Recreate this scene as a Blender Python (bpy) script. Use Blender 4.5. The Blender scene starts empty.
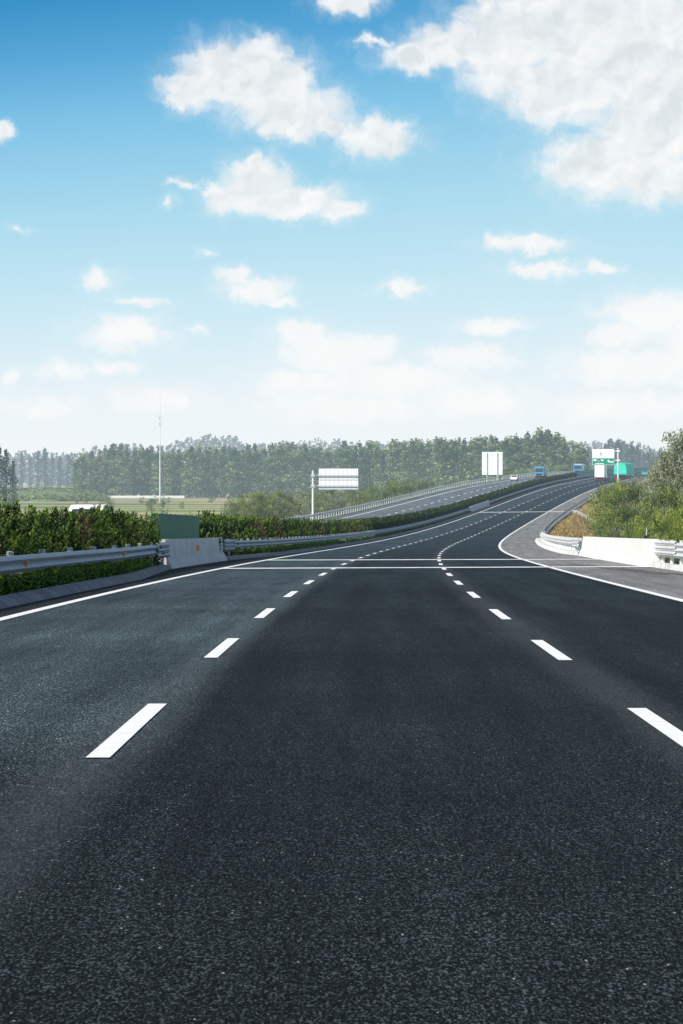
import bpy, math, random
from mathutils import Vector, Matrix, noise
R = random.Random(7)
sc = bpy.context.scene
COL = sc.collection
F = 3300.0
# ------------------------------------------------------------------ helpers
def tag(o, label=None, cat=None, group=None, kind=None):
    if label: o['label'] = label
    if cat: o['category'] = cat
    if group: o['group'] = group
    if kind: o['kind'] = kind
    return o
def empty(name, loc=(0, 0, 0), rz=0.0, label=None, cat=None, group=None):
    o = bpy.data.objects.new(name, None); COL.objects.link(o)
    o.location = loc; o.rotation_euler = (0, 0, rz)
    o.empty_display_size = 0.3
    return tag(o, label, cat, group)
class MB:
    def __init__(s): s.v = []; s.f = []; s.m = []; s.uv = []
    def face(s, pts, m=0, uv=None):
        i = len(s.v); s.v += [tuple(p) for p in pts]; s.f.append(list(range(i, i+len(pts)))); s.m.append(m)
        s.uv.append(uv if uv else [(0, 0)]*len(pts))
    def box(s, x0, x1, y0, y1, z0, z1, m=0):
        c = [(x0,y0,z0),(x1,y0,z0),(x1,y1,z0),(x0,y1,z0),(x0,y0,z1),(x1,y0,z1),(x1,y1,z1),(x0,y1,z1)]
        i = len(s.v); s.v += c
        for q in ((0,3,2,1),(4,5,6,7),(0,1,5,4),(1,2,6,5),(2,3,7,6),(3,0,4,7)):
            s.f.append([i+k for k in q]); s.m.append(m); s.uv.append([(0,0)]*4)
    def prism(s, prof, x0, x1, m=0):      # prof: list of (y,z), extruded along x
        n = len(prof); i = len(s.v)
        s.v += [(x0,a,b) for a,b in prof] + [(x1,a,b) for a,b in prof]
        for k in range(n):
            j = (k+1) % n; s.f.append([i+k,i+j,i+n+j,i+n+k]); s.m.append(m); s.uv.append([(0,0)]*4)
        s.f.append([i+k for k in range(n)][::-1]); s.m.append(m); s.uv.append([(0,0)]*n)
        s.f.append([i+n+k for k in range(n)]); s.m.append(m); s.uv.append([(0,0)]*n)
    def tube(s, p, q, r0, r1=None, n=10, m=0, cap=True):
        p = Vector(p); q = Vector(q); r1 = r0 if r1 is None else r1
        d = (q-p).normalized(); a = d.orthogonal().normalized(); b = d.cross(a); i = len(s.v)
        for k in range(n):
            t = 2*math.pi*k/n; e = a*math.cos(t)+b*math.sin(t)
            s.v += [tuple(p+e*r0), tuple(q+e*r1)]
        for k in range(n):
            j = (k+1) % n; s.f.append([i+2*k,i+2*j,i+2*j+1,i+2*k+1]); s.m.append(m); s.uv.append([(0,0)]*4)
        if cap:
            s.f.append([i+2*k for k in range(n)][::-1]); s.m.append(m); s.uv.append([(0,0)]*n)
            s.f.append([i+2*k+1 for k in range(n)]); s.m.append(m); s.uv.append([(0,0)]*n)
    def mesh(s, name, mats):
        me = bpy.data.meshes.new(name); me.from_pydata(s.v, [], s.f)
        for mt in (mats if isinstance(mats, (list, tuple)) else [mats]): me.materials.append(mt)
        me.polygons.foreach_set('material_index', s.m)
        uvl = me.uv_layers.new(name='UVMap'); flat = []
        for u in s.uv:
            for a in u: flat += [a[0], a[1]]
        uvl.data.foreach_set('uv', flat); me.update(); return me
    def build(s, name, mats, parent=None, bevel=0, smooth=False):
        me = s.mesh(name, mats)
        if smooth: me.polygons.foreach_set('use_smooth', [True]*len(me.polygons))
        o = bpy.data.objects.new(name, me); COL.objects.link(o)
        if parent: o.parent = parent
        if bevel:
            b = o.modifiers.new('bevel', 'BEVEL'); b.width = bevel; b.segments = 2; b.limit_method = 'ANGLE'
        return o
def inst(name, me, parent=None, loc=(0,0,0), rz=0, s=(1,1,1)):
    o = bpy.data.objects.new(name, me); COL.objects.link(o); o.location = loc; o.rotation_euler = (0,0,rz); o.scale = s
    if parent: o.parent = parent
    return o
def copy_tree(o, parent=None):
    c = o.copy(); COL.objects.link(c)
    if parent: c.parent = parent
    for ch in list(o.children): copy_tree(ch, c)
    return c
# ------------------------------------------------------------------ road alignment (plan curve and vertical curve)
ZC = (-1.45844, -13.25322, -26.15369, 53.72707, 53.20181, -69.27709)
def zroad(d):
    if d <= 830:
        t = d/1000; return sum(c*t**i for i, c in enumerate(ZC))
    e = min(d, 1300)-830; z = -1.80 + .0165*e - 3.2e-5*e*e
    return z - .01*(d-1300) if d > 1300 else z
def xroad(d): t = d/1000; return -1.563+1.353*t+90.33*t*t
def P(d, off, h=0.0):
    s = (1.353+180.66*d/1000)/1000; L = math.hypot(1, s)
    return Vector((xroad(d)+off/L, d-off*s/L, zroad(d)+h))
def heading(d): return -math.atan((1.353+180.66*d/1000)/1000)
LE, RD, RE = -3.85, 3.75, 7.55
def stations(d0, d1, step):
    n = max(1, int(math.ceil((d1-d0)/step))); return [d0+(d1-d0)*i/n for i in range(n+1)]
def fv(x, d): return x(d) if callable(x) else x
def sweep(mb, prof, d0, d1, step=5, m=0, caps=True, closed=False):
    """prof: function(d) or list of (offset, height)"""
    ds = stations(d0, d1, step); rows = []
    for d in ds:
        pr = prof(d) if callable(prof) else prof
        rows.append([(P(d, o, h), o) for o, h in pr])
    n = len(rows[0]); rng = range(n if closed else n-1)
    for a in range(len(ds)-1):
        for k in rng:
            j = (k+1) % n
            mb.face([rows[a][k][0], rows[a][j][0], rows[a+1][j][0], rows[a+1][k][0]], m,
                    [(rows[a][k][1], ds[a]), (rows[a][j][1], ds[a]), (rows[a+1][j][1], ds[a+1]), (rows[a+1][k][1], ds[a+1])])
    if caps and closed:
        mb.face([r[0] for r in rows[0]][::-1], m); mb.face([r[0] for r in rows[-1]], m)
# ------------------------------------------------------------------ materials
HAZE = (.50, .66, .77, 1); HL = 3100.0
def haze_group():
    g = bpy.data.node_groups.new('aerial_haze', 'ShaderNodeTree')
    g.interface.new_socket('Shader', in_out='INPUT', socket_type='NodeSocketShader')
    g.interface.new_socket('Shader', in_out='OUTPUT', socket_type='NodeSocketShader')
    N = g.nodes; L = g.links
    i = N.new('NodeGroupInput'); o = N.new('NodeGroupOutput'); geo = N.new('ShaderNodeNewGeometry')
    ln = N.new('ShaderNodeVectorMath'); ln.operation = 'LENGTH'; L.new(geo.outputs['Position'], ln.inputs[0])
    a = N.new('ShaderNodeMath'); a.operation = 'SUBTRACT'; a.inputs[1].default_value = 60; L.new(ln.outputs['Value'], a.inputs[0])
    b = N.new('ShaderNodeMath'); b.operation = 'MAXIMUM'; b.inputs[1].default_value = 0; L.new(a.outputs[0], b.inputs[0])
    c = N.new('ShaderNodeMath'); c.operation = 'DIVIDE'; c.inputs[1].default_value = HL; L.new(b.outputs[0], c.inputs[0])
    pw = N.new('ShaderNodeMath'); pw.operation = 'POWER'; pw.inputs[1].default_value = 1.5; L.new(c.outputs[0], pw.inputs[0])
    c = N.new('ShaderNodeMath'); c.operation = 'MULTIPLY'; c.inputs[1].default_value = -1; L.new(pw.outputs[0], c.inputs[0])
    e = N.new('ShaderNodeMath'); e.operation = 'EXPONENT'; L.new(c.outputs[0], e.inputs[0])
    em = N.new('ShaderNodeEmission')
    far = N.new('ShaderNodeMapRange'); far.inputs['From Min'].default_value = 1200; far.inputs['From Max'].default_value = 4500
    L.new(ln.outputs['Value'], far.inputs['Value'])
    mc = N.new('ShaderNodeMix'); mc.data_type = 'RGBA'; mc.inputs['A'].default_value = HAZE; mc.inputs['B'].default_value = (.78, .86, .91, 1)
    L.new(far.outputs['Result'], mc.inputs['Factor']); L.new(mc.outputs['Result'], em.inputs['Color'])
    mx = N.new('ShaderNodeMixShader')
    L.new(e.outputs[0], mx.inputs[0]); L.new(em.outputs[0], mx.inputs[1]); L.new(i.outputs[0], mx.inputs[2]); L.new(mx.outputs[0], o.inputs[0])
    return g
HG = haze_group()
class NT:
    def __init__(s, name):
        s.m = bpy.data.materials.new(name); s.m.use_nodes = True; s.t = s.m.node_tree; s.t.nodes.clear()
        s.m.cycles.emission_sampling = 'NONE'
    def n(s, typ, **kw):
        x = s.t.nodes.new('ShaderNode'+typ)
        for k, v in kw.items(): setattr(x, k, v)
        return x
    def l(s, a, b): s.t.links.new(a, b)
    def noise(s, vec, scale, detail=3, rough=.55):
        x = s.n('TexNoise'); x.inputs['Scale'].default_value = scale; x.inputs['Detail'].default_value = detail; x.inputs['Roughness'].default_value = rough
        s.l(vec, x.inputs['Vector']); return x.outputs['Fac']
    def ramp(s, fac, stops):
        x = s.n('ValToRGB'); e = x.color_ramp.elements
        while len(e) < len(stops): e.new(.5)
        for k, (p, c) in enumerate(stops): e[k].position = p; e[k].color = (*c, 1) if len(c) == 3 else c
        s.l(fac, x.inputs[0]); return x.outputs[0]
    def mixc(s, f, a, b, mode='MIX'):
        x = s.n('Mix', data_type='RGBA', blend_type=mode)
        for k, v in (('Factor', f), ('A', a), ('B', b)):
            sk = [i for i in x.inputs if i.name == k and i.enabled][0]
            if isinstance(v, (int, float)): sk.default_value = v
            elif isinstance(v, tuple): sk.default_value = (*v, 1) if len(v) == 3 else v
            else: s.l(v, sk)
        return [o for o in x.outputs if o.enabled][0]
    def math(s, op, a, b=None, c=None, clamp=False):
        x = s.n('Math', operation=op); x.use_clamp = clamp
        for k, v in enumerate((a, b, c)):
            if v is None: continue
            if isinstance(v, (int, float)): x.inputs[k].default_value = v
            else: s.l(v, x.inputs[k])
        return x.outputs[0]
    def pos(s): return s.n('NewGeometry').outputs['Position']
    def bsdf(s, color, rough=.7, metal=0, spec=.5, bump=None, bstr=.3, bdist=.01):
        b = s.n('BsdfPrincipled')
        if isinstance(color, tuple): b.inputs['Base Color'].default_value = (*color, 1)
        else: s.l(color, b.inputs['Base Color'])
        if isinstance(rough, (int, float)): b.inputs['Roughness'].default_value = rough
        else: s.l(rough, b.inputs['Roughness'])
        b.inputs['Metallic'].default_value = metal; b.inputs['Specular IOR Level'].default_value = spec
        if bump is not None:
            q = s.n('Bump'); q.inputs['Strength'].default_value = bstr; q.inputs['Distance'].default_value = bdist
            s.l(bump, q.inputs['Height']); s.l(q.outputs[0], b.inputs['Normal'])
        return b.outputs[0]
    def out(s, sh):
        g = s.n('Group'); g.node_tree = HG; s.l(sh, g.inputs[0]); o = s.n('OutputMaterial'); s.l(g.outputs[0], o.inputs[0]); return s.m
def simple(name, c, rough=.6, metal=0, spec=.5, var=.15, scale=3.0):
    t = NT(name); f = t.noise(t.n('TexCoord').outputs['Object'], scale, 5, .65)
    a = tuple(max(0, k*(1-var)) for k in c); b = tuple(min(1, k*(1+var)) for k in c)
    return t.out(t.bsdf(t.ramp(f, [(.3, a), (.7, b)]), rough, metal, spec))
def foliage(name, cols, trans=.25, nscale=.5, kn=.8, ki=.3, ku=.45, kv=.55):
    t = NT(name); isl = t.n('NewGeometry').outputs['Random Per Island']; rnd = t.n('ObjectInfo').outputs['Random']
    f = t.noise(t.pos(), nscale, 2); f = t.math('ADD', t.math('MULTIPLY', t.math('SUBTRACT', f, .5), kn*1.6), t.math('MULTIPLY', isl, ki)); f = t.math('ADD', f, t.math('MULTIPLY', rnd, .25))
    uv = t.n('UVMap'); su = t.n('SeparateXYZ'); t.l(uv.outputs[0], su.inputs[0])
    f = t.math('ADD', f, t.math('ADD', t.math('MULTIPLY', t.math('SUBTRACT', su.outputs[0], .5), ku), t.math('MULTIPLY', t.math('SUBTRACT', su.outputs[1], .5), kv)))  # tuft tips and lobe tops lightened, undersides darkened: highlights put into leaf colour
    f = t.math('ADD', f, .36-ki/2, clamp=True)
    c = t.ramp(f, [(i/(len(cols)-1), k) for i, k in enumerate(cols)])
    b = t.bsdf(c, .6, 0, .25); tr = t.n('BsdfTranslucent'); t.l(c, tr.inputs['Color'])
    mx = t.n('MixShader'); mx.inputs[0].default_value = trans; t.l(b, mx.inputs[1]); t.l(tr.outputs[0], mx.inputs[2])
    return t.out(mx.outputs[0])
def asphalt(name, dark, light, lanes=True, spec=.5):
    t = NT(name); p = t.pos(); uv = t.n('UVMap'); sp = t.n('SeparateXYZ'); t.l(uv.outputs[0], sp.inputs[0]); u = sp.outputs[0]; v = sp.outputs[1]
    ms_ = t.n('Mapping'); ms_.inputs['Scale'].default_value = (1, .24, 1); t.l(p, ms_.inputs['Vector']); pg = ms_.outputs[0]
    g1 = t.noise(pg, 105, 1, .5); g2 = t.noise(pg, 54, 3, .62)
    grain = t.math('ADD', t.math('MULTIPLY', g1, .6), t.math('MULTIPLY', g2, .4))
    c = t.ramp(grain, [(.39, tuple(k*.08 for k in dark)), (.48, dark), (.55, light), (.64, tuple(k*3.8 for k in light))])
    vo = t.n('TexVoronoi'); vo.inputs['Scale'].default_value = 42; t.l(pg, vo.inputs['Vector'])
    sx = t.n('SeparateColor'); t.l(vo.outputs['Color'], sx.inputs[0])
    speck = t.math('MULTIPLY', t.math('LESS_THAN', vo.outputs['Distance'], .20), t.math('GREATER_THAN', sx.outputs[0], .965))
    c = t.mixc(t.math('MULTIPLY', speck, .55), c, (.42, .42, .40))
    # broad tone differences: long streaks along the lanes and patches
    mp = t.n('CombineXYZ'); t.l(t.math('MULTIPLY', u, 1.0), mp.inputs[0]); t.l(t.math('MULTIPLY', v, .03), mp.inputs[1])
    st = t.noise(mp.outputs[0], 1.7, 4, .6)
    c = t.mixc(1.0, c, t.ramp(st, [(.3, (.66, .66, .67)), (.7, (1.40, 1.40, 1.38))]), 'MULTIPLY')
    pt = t.noise(p, .16, 4, .6)
    c = t.mixc(1.0, c, t.ramp(pt, [(.35, (.78, .79, .80)), (.65, (1.22, 1.22, 1.2))]), 'MULTIPLY')
    if lanes:
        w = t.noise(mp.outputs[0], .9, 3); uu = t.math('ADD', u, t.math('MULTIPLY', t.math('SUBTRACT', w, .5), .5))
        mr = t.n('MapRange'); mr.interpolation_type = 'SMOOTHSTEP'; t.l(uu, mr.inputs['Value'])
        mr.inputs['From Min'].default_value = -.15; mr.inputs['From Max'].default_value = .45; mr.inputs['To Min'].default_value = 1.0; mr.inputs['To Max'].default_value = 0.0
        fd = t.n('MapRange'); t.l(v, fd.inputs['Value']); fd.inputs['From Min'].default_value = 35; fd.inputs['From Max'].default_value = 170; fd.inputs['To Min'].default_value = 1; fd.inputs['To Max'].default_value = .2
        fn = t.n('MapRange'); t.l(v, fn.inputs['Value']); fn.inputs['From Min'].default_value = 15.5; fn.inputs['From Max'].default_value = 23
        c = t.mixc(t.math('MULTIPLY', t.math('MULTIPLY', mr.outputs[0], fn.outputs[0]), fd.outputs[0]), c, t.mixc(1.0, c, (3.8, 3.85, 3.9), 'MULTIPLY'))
        sky_sheen = t.n('MapRange'); t.l(v, sky_sheen.inputs['Value']); sky_sheen.inputs['From Min'].default_value = 18; sky_sheen.inputs['From Max'].default_value = 260
        c = t.mixc(sky_sheen.outputs[0], c, t.mixc(1.0, c, (1.9, 2.2, 2.6), 'MULTIPLY'))  # brighter and bluer with distance: grazing sky reflection put into the base colour
        # paint overspray dust close to the lane lines
        for off in (0.0, RD):
            dd = t.math('ABSOLUTE', t.math('SUBTRACT', u, off)); q = t.n('MapRange'); q.interpolation_type = 'SMOOTHSTEP'; t.l(dd, q.inputs['Value'])
            q.inputs['From Min'].default_value = .05; q.inputs['From Max'].default_value = .45; q.inputs['To Min'].default_value = .35; q.inputs['To Max'].default_value = 0
            c = t.mixc(t.math('MULTIPLY', q.outputs[0], g2), c, (.13, .15, .16))
    oil = t.noise(mp.outputs[0], 5.0, 5, .7); c = t.mixc(1.0, c, t.ramp(oil, [(.30, (.62, .62, .64)), (.46, (1, 1, 1)), (.70, (1.12, 1.12, 1.12))]), 'MULTIPLY')
    rg = t.ramp(grain, [(.3, (1, 1, 1)), (.7, (.8, .8, .8))])
    return t.out(t.bsdf(c, rg, 0, spec, bump=grain, bstr=.3, bdist=.004))
M = {}
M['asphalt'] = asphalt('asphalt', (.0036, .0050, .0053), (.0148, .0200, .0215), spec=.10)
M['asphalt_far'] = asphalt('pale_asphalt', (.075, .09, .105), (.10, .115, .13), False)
M['shoulder'] = asphalt('shoulder_asphalt', (.115, .117, .115), (.185, .183, .175), False)
M['shoulder_left'] = asphalt('shade_darkened_shoulder', (.008, .010, .012), (.022, .026, .03), False, .1)  # shadow strip beside the left kerb darkened into the shoulder colour
def paint():
    t = NT('road_paint'); p = t.pos(); f = t.noise(p, 38, 4, .7); w = t.noise(p, 7, 4, .7)
    c = t.ramp(f, [(.28, (.35, .35, .34)), (.40, (.88, .87, .85)), (1, (.95, .94, .91))])
    c = t.mixc(t.math('MULTIPLY', t.math('GREATER_THAN', w, .60), .22), c, (.35, .35, .35))
    return t.out(t.bsdf(c, .6))
M['paint'] = paint()
M['joint'] = simple('joint_filler', (.80, .80, .78), .7, var=.3)
M['concrete'] = simple('barrier_concrete', (.60, .585, .56), .85, var=.22, scale=1.6)
M['white_concrete'] = simple('white_painted_concrete', (.76, .75, .71), .85, var=.12, scale=1.2)
def kerbm(name, c):
    t = NT(name); uv = t.n('UVMap'); sp = t.n('SeparateXYZ'); t.l(uv.outputs[0], sp.inputs[0])
    fr = t.math('FRACT', t.math('DIVIDE', sp.outputs[1], 1.0)); j = t.math('LESS_THAN', fr, .05)
    f = t.noise(t.pos(), 1.3, 5, .6); cc = t.ramp(f, [(.3, tuple(k*.7 for k in c)), (.7, tuple(k*1.2 for k in c))])
    cell = t.n('TexWhiteNoise', noise_dimensions='1D'); t.l(t.math('FLOOR', sp.outputs[1]), cell.inputs['W'])
    cc = t.mixc(1.0, cc, t.ramp(cell.outputs['Value'], [(0, (.8, .8, .8)), (1, (1.1, 1.1, 1.1))]), 'MULTIPLY')
    return t.out(t.bsdf(t.mixc(j, cc, (.05, .05, .05)), .85))
M['kerb'] = kerbm('kerb_stone', (.20, .21, .215)); M['kerb_white'] = kerbm('pale_kerb', (.78, .77, .73))
def steel(name, c, rough):
    t = NT(name); f = t.noise(t.pos(), 2.2, 5, .7)
    return t.out(t.bsdf(t.ramp(f, [(.3, tuple(k*.75 for k in c)), (.7, tuple(k*1.1 for k in c))]), rough, .35, .5))
M['steel'] = steel('galvanised_steel', (.36, .39, .42), .5)
M['steel_white'] = steel('pale_galvanised_steel', (.80, .80, .78), .55)
M['orange'] = simple('orange_reflector', (.85, .33, .02), .35)
M['soil'] = simple('median_soil', (.045, .04, .028), .95, var=.4, scale=2)
M['green_panel'] = simple('green_screen_panel', (.001, .15, .085), .5, var=.15)
M['sign_back'] = simple('sign_back_aluminium', (.80, .82, .83), .5, var=.05)
M['sign_rib'] = simple('sign_rib_shade', (.50, .52, .54), .5)
M['post_white'] = simple('pale_post_paint', (.70, .72, .73), .5, var=.06)
M['sign_white'] = simple('sign_face_white', (.88, .89, .88), .45, var=.03)
M['sign_green'] = simple('sign_face_green', (.0, .28, .17), .45, var=.05)
M['bark'] = simple('bark', (.10, .085, .065), .9, var=.35)
M['white'] = simple('white_vehicle_paint', (.90, .86, .87), .4, var=.05)
M['blue'] = simple('blue_vehicle_paint', (.06, .30, .55), .35, var=.08)
M['teal'] = simple('teal_tarpaulin', (.01, .66, .48), .6, var=.25, scale=1.2)
M['navy'] = simple('navy_vehicle_paint', (.03, .04, .08), .3)
M['teal_car'] = simple('teal_vehicle_paint', (.05, .45, .45), .3)
M['dark'] = simple('black_rubber', (.02, .02, .022), .8)
M['glass'] = simple('dark_window_glass', (.03, .04, .05), .1, spec=.8)
M['red'] = simple('red_lamp', (.45, .02, .02), .3)
M['lamp'] = simple('clear_lamp', (.85, .85, .8), .2)
M['chute'] = simple('chute_concrete', (.45, .45, .42), .9, var=.2)
F_ = foliage
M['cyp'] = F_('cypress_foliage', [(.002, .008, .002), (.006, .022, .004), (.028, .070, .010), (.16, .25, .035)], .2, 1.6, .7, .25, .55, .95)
M['cyp_brown'] = F_('dry_cypress_foliage', [(.03, .022, .012), (.07, .05, .025), (.12, .09, .04)], .15, .9)
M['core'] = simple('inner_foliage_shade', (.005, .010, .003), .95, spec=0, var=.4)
M['cover'] = F_('ground_cover_leaves', [(.015, .04, .008), (.06, .13, .02), (.16, .28, .035), (.38, .45, .08)], .2, 2.0)
M['poplar'] = F_('poplar_leaves', [(.016, .034, .010), (.055, .095, .028), (.15, .21, .065), (.42, .46, .19)], .25, .22, .6, .5, .6, .5)
M['bush'] = F_('bush_leaves', [(.022, .048, .012), (.07, .12, .03), (.18, .24, .055), (.38, .40, .12)], .25, .55)
M['bush_yellow'] = F_('sunny_bush_leaves', [(.06, .10, .02), (.15, .22, .03), (.30, .37, .06), (.46, .48, .12)], .25, .5)
M['willow'] = F_('grey_green_leaves', [(.06, .075, .045), (.14, .17, .095), (.26, .29, .17), (.44, .45, .29)], .25, .6, .5, .45, .5, .6)
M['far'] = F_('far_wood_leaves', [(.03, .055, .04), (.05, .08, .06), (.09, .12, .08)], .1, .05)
def slope_mat():
    t = NT('dry_grass_slope'); p = t.pos(); a = t.noise(p, .35, 6, .7); b = t.noise(p, 3.5, 4, .7)
    c = t.ramp(a, [(.3, (.22, .12, .05)), (.45, (.46, .31, .15)), (.6, (.60, .46, .24)), (.75, (.20, .20, .07))])
    c = t.mixc(1.0, c, t.ramp(b, [(.3, (.6, .6, .6)), (.7, (1.2, 1.2, 1.2))]), 'MULTIPLY')
    return t.out(t.bsdf(c, .95, 0, .2, bump=b, bstr=.6, bdist=.2))
M['slope'] = slope_mat(); M['bank'] = simple('grassy_bank', (.16, .19, .09), .95, var=.35, scale=.4)
def ground_mat():
    t = NT('farmland'); p = t.pos(); mp = t.n('Mapping'); mp.inputs['Scale'].default_value = (.004, .011, 0); t.l(p, mp.inputs['Vector'])
    a = t.noise(mp.outputs[0], 1.6, 3, .6); b = t.noise(p, .25, 5, .7)
    c = t.ramp(a, [(.34, (.12, .18, .05)), (.44, (.26, .30, .10)), (.50, (.50, .43, .24)), (.54, (.46, .32, .22)), (.60, (.30, .33, .12)), (.7, (.13, .19, .05))])
    c = t.mixc(1.0, c, t.ramp(b, [(.3, (.72, .74, .7)), (.7, (1.15, 1.15, 1.1))]), 'MULTIPLY')
    return t.out(t.bsdf(c, .95, 0, .1))
M['ground'] = ground_mat()
# ------------------------------------------------------------------ setting: ground, embankment, roads
GZ = -9.6
g = MB(); xs = [-9000, -3000, -1200] + [-800+50*i for i in range(33)] + [1200, 3000, 9000]; ys = [-500, -200] + [50*i for i in range(50)] + [3000, 4500, 9000, 14000]
gz = lambda x, y: GZ + .5*noise.noise(Vector((x*.006, y*.006, 0))) - .2
for i in range(len(xs)-1):
    for j in range(len(ys)-1):
        g.face([(x, y, gz(x, y)) for x, y in ((xs[i], ys[j]), (xs[i+1], ys[j]), (xs[i+1], ys[j+1]), (xs[i], ys[j+1]))])
tag(g.build('ground', M['ground']), kind='structure')
D0, D1 = -25, 1700
LOUT = LE-21.6
def emb(side):
    def f(d):
        z = zroad(d); run = (z+10.4)*1.6; n = .5*noise.noise(Vector((d*.05, side, 0)))
        if side > 0: return [(RE+4.15, -.03), (RE+5.2, -.10), (RE+5.2+run*.5, -.1-run*.5/1.6+n), (RE+5.2+run, -10.4-z)]
        return [(LOUT-5.2-run*0-.0-run, -10.4-z), (LOUT-1.2-4-run*.5, -.1-run*.5/1.6+n), (LOUT-1.2, -.10), (LOUT, -.03)]
    return f
e = MB(); sweep(e, emb(-1), D0, D1, 6); tag(e.build('green_embankment', M['bank']), kind='structure')
e = MB(); sweep(e, emb(1), D0, D1, 6)
tag(e.build('embankment', M['slope']), kind='structure')
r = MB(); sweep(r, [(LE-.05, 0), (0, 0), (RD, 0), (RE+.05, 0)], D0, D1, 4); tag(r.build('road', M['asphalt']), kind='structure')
def kerb_left(d):
    if d < 88: k = LE-.72
    elif d < 110: k = LE-.72-.88*(d-88)/22
    elif d < 146: k = LE-1.60
    elif d < 175: k = LE-1.60+.88*(d-146)/29
    else: k = LE-.72
    return k
r = MB(); sweep(r, lambda d: [(kerb_left(d)-.5, 0), (LE-.05, 0)], D0, D1, 4); tag(r.build('inner_shoulder', M['shoulder_left']), kind='structure')
r = MB(); sweep(r, [(RE+.05, 0), (RE+3.75, 0)], D0, D1, 4); tag(r.build('road_shoulder', M['shoulder']), kind='structure')
MEDW = 5.2
OL = LE-MEDW        # inner line area of the opposite carriageway
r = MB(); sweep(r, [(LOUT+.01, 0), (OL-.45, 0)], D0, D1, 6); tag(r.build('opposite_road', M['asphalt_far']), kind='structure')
r = MB(); sweep(r, lambda d: [(OL-.44, .02), (OL+.3, .10), (kerb_left(d)-.9, .12), (kerb_left(d)-.42, .12)], D0, D1, 6); tag(r.build('median_soil', M['soil']), kind='structure')
# kerbs
for nm, pr, mt, a, b in (('kerb', lambda d: [(kerb_left(d), 0), (kerb_left(d)-.10, .10), (kerb_left(d)-.30, .17), (kerb_left(d)-.43, .15), (kerb_left(d)-.43, 0)], 'kerb', D0, 111.5),
                         ('kerb', lambda d: [(kerb_left(d), 0), (kerb_left(d)-.10, .10), (kerb_left(d)-.30, .17), (kerb_left(d)-.43, .15), (kerb_left(d)-.43, 0)], 'kerb', 144.5, D1),
                         ('pale_kerb', [(RE+3.74, 0), (RE+3.78, .16), (RE+4.16, .17), (RE+4.2, -.05)], 'kerb_white', D0, 117.8),
                         ('pale_kerb', lambda d: [(RE+3.10+.38*max(0, (186-d)/12), 0), (RE+3.22+.3*max(0, (186-d)/12), .20), (RE+4.16, .20), (RE+4.2, -.05)], 'kerb_white', 173.9, 320),
                         ('pale_kerb', [(RE+3.74, 0), (RE+3.78, .14), (RE+4.16, .15), (RE+4.2, -.05)], 'kerb', 320, D1)):
    k = MB(); sweep(k, pr, a, b, 4, closed=True); tag(k.build(nm, M[mt]), kind='structure')
# markings
mk = MB(); H1 = .008
for off in (0, RD):
    for k in range(-2, 100):
        c = 23.2+15*k - (.6 if off else 0)
        sweep(mk, [(off-.068, H1), (off+.080, H1)], c-3, c+3, 3, caps=False)
sweep(mk, [(LE-.10, H1), (LE+.10, H1)], D0, D1, 4); sweep(mk, [(RE-.10, H1), (RE+.10, H1)], D0, D1, 4)
sweep(mk, [(LOUT+2.9, H1), (LOUT+3.2, H1)], D0, D1, 6); sweep(mk, [(OL-1.0, H1), (OL-.8, H1)], D0, D1, 6)
for off in (OL-.9-3.75, OL-.9-7.5):
    for k in range(0, 100):
        c = 25+15*k; sweep(mk, [(off-.15, H1), (off+.15, H1)], c-3, c+3, 3, caps=False)
tag(mk.build('road_markings', M['paint']), kind='structure')
jn = MB()
for dl, dr, w in ((111.2, 118, .45), (143, 149, .55), (553, 560, 1.1),):
    a, b = P(dl, LE+.1, .013), P(dr, RE+3.7, .013); a2, b2 = P(dl+w*2, LE+.1, .03), P(dr+w*2, RE+3.7, .03)
    n = 12
    for i in range(n):
        s, t = i/n, (i+1)/n; q = lambda A, B, s: A.lerp(B, s)
        jn.face([q(a, b, s), q(a, b, t), q(a2, b2, t), q(a2, b2, s)])
tag(jn.build('bridge_joints', M['joint']), kind='structure')
tm = MB()
for o0 in (1.5, 1.95):
    sweep(tm, lambda d: [(RE+o0+(120-d)*.045, .012), (RE+o0+.13+(120-d)*.045, .012)], 97, 126, 3, caps=False)
tag(tm.build('tyre_marks', simple('tyre_rubber_marks', (.075, .07, .068), .9, var=.6, scale=.7)), kind='structure')
# ------------------------------------------------------------------ barriers and guardrails
def jersey(o, face):     # face: +1 faces +x
    s = face
    return [(o, 0), (o-.03*s, .08), (o-.17*s, .33), (o-.25*s, 1.0), (o-.45*s, 1.0), (o-.53*s, .33), (o-.67*s, .08), (o-.70*s, 0)]
def barrier(name, o, face, a, b, mat, label, n, refl=()):
    root = empty(name, P((a+b)/2, o, 0), 0, label, 'barrier'); inv = Matrix.Translation(-root.location)
    for i in range(n):
        x0 = a+(b-a)*i/n+.02; x1 = a+(b-a)*(i+1)/n-.02
        mb = MB(); sweep(mb, jersey(o, face), x0, x1, 3, closed=True); ob = mb.build('barrier_block', M[mat], root, bevel=.02); ob.matrix_parent_inverse = inv
    for d in refl:
        mb = MB(); p = P(d, o-.20*face, 0)+Vector((0, 0, .62)); mb.box(p.x-.03, p.x+.05*face+.03, p.y-.10, p.y+.02, p.z-.10, p.z+.12)
        ob = mb.build('reflector', M['orange'], root, bevel=.01); ob.matrix_parent_inverse = inv
    return root
barrier('concrete_barrier', kerb_left(120)-.02, 1, 112, 144, 'concrete', 'grey concrete bridge barrier in front of the green median screen', 4, (127.5,))
barrier('concrete_barrier', RE+3.50, -1, 118, 174, 'white_concrete', 'long sunlit white concrete barrier along the right shoulder', 4)
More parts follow.
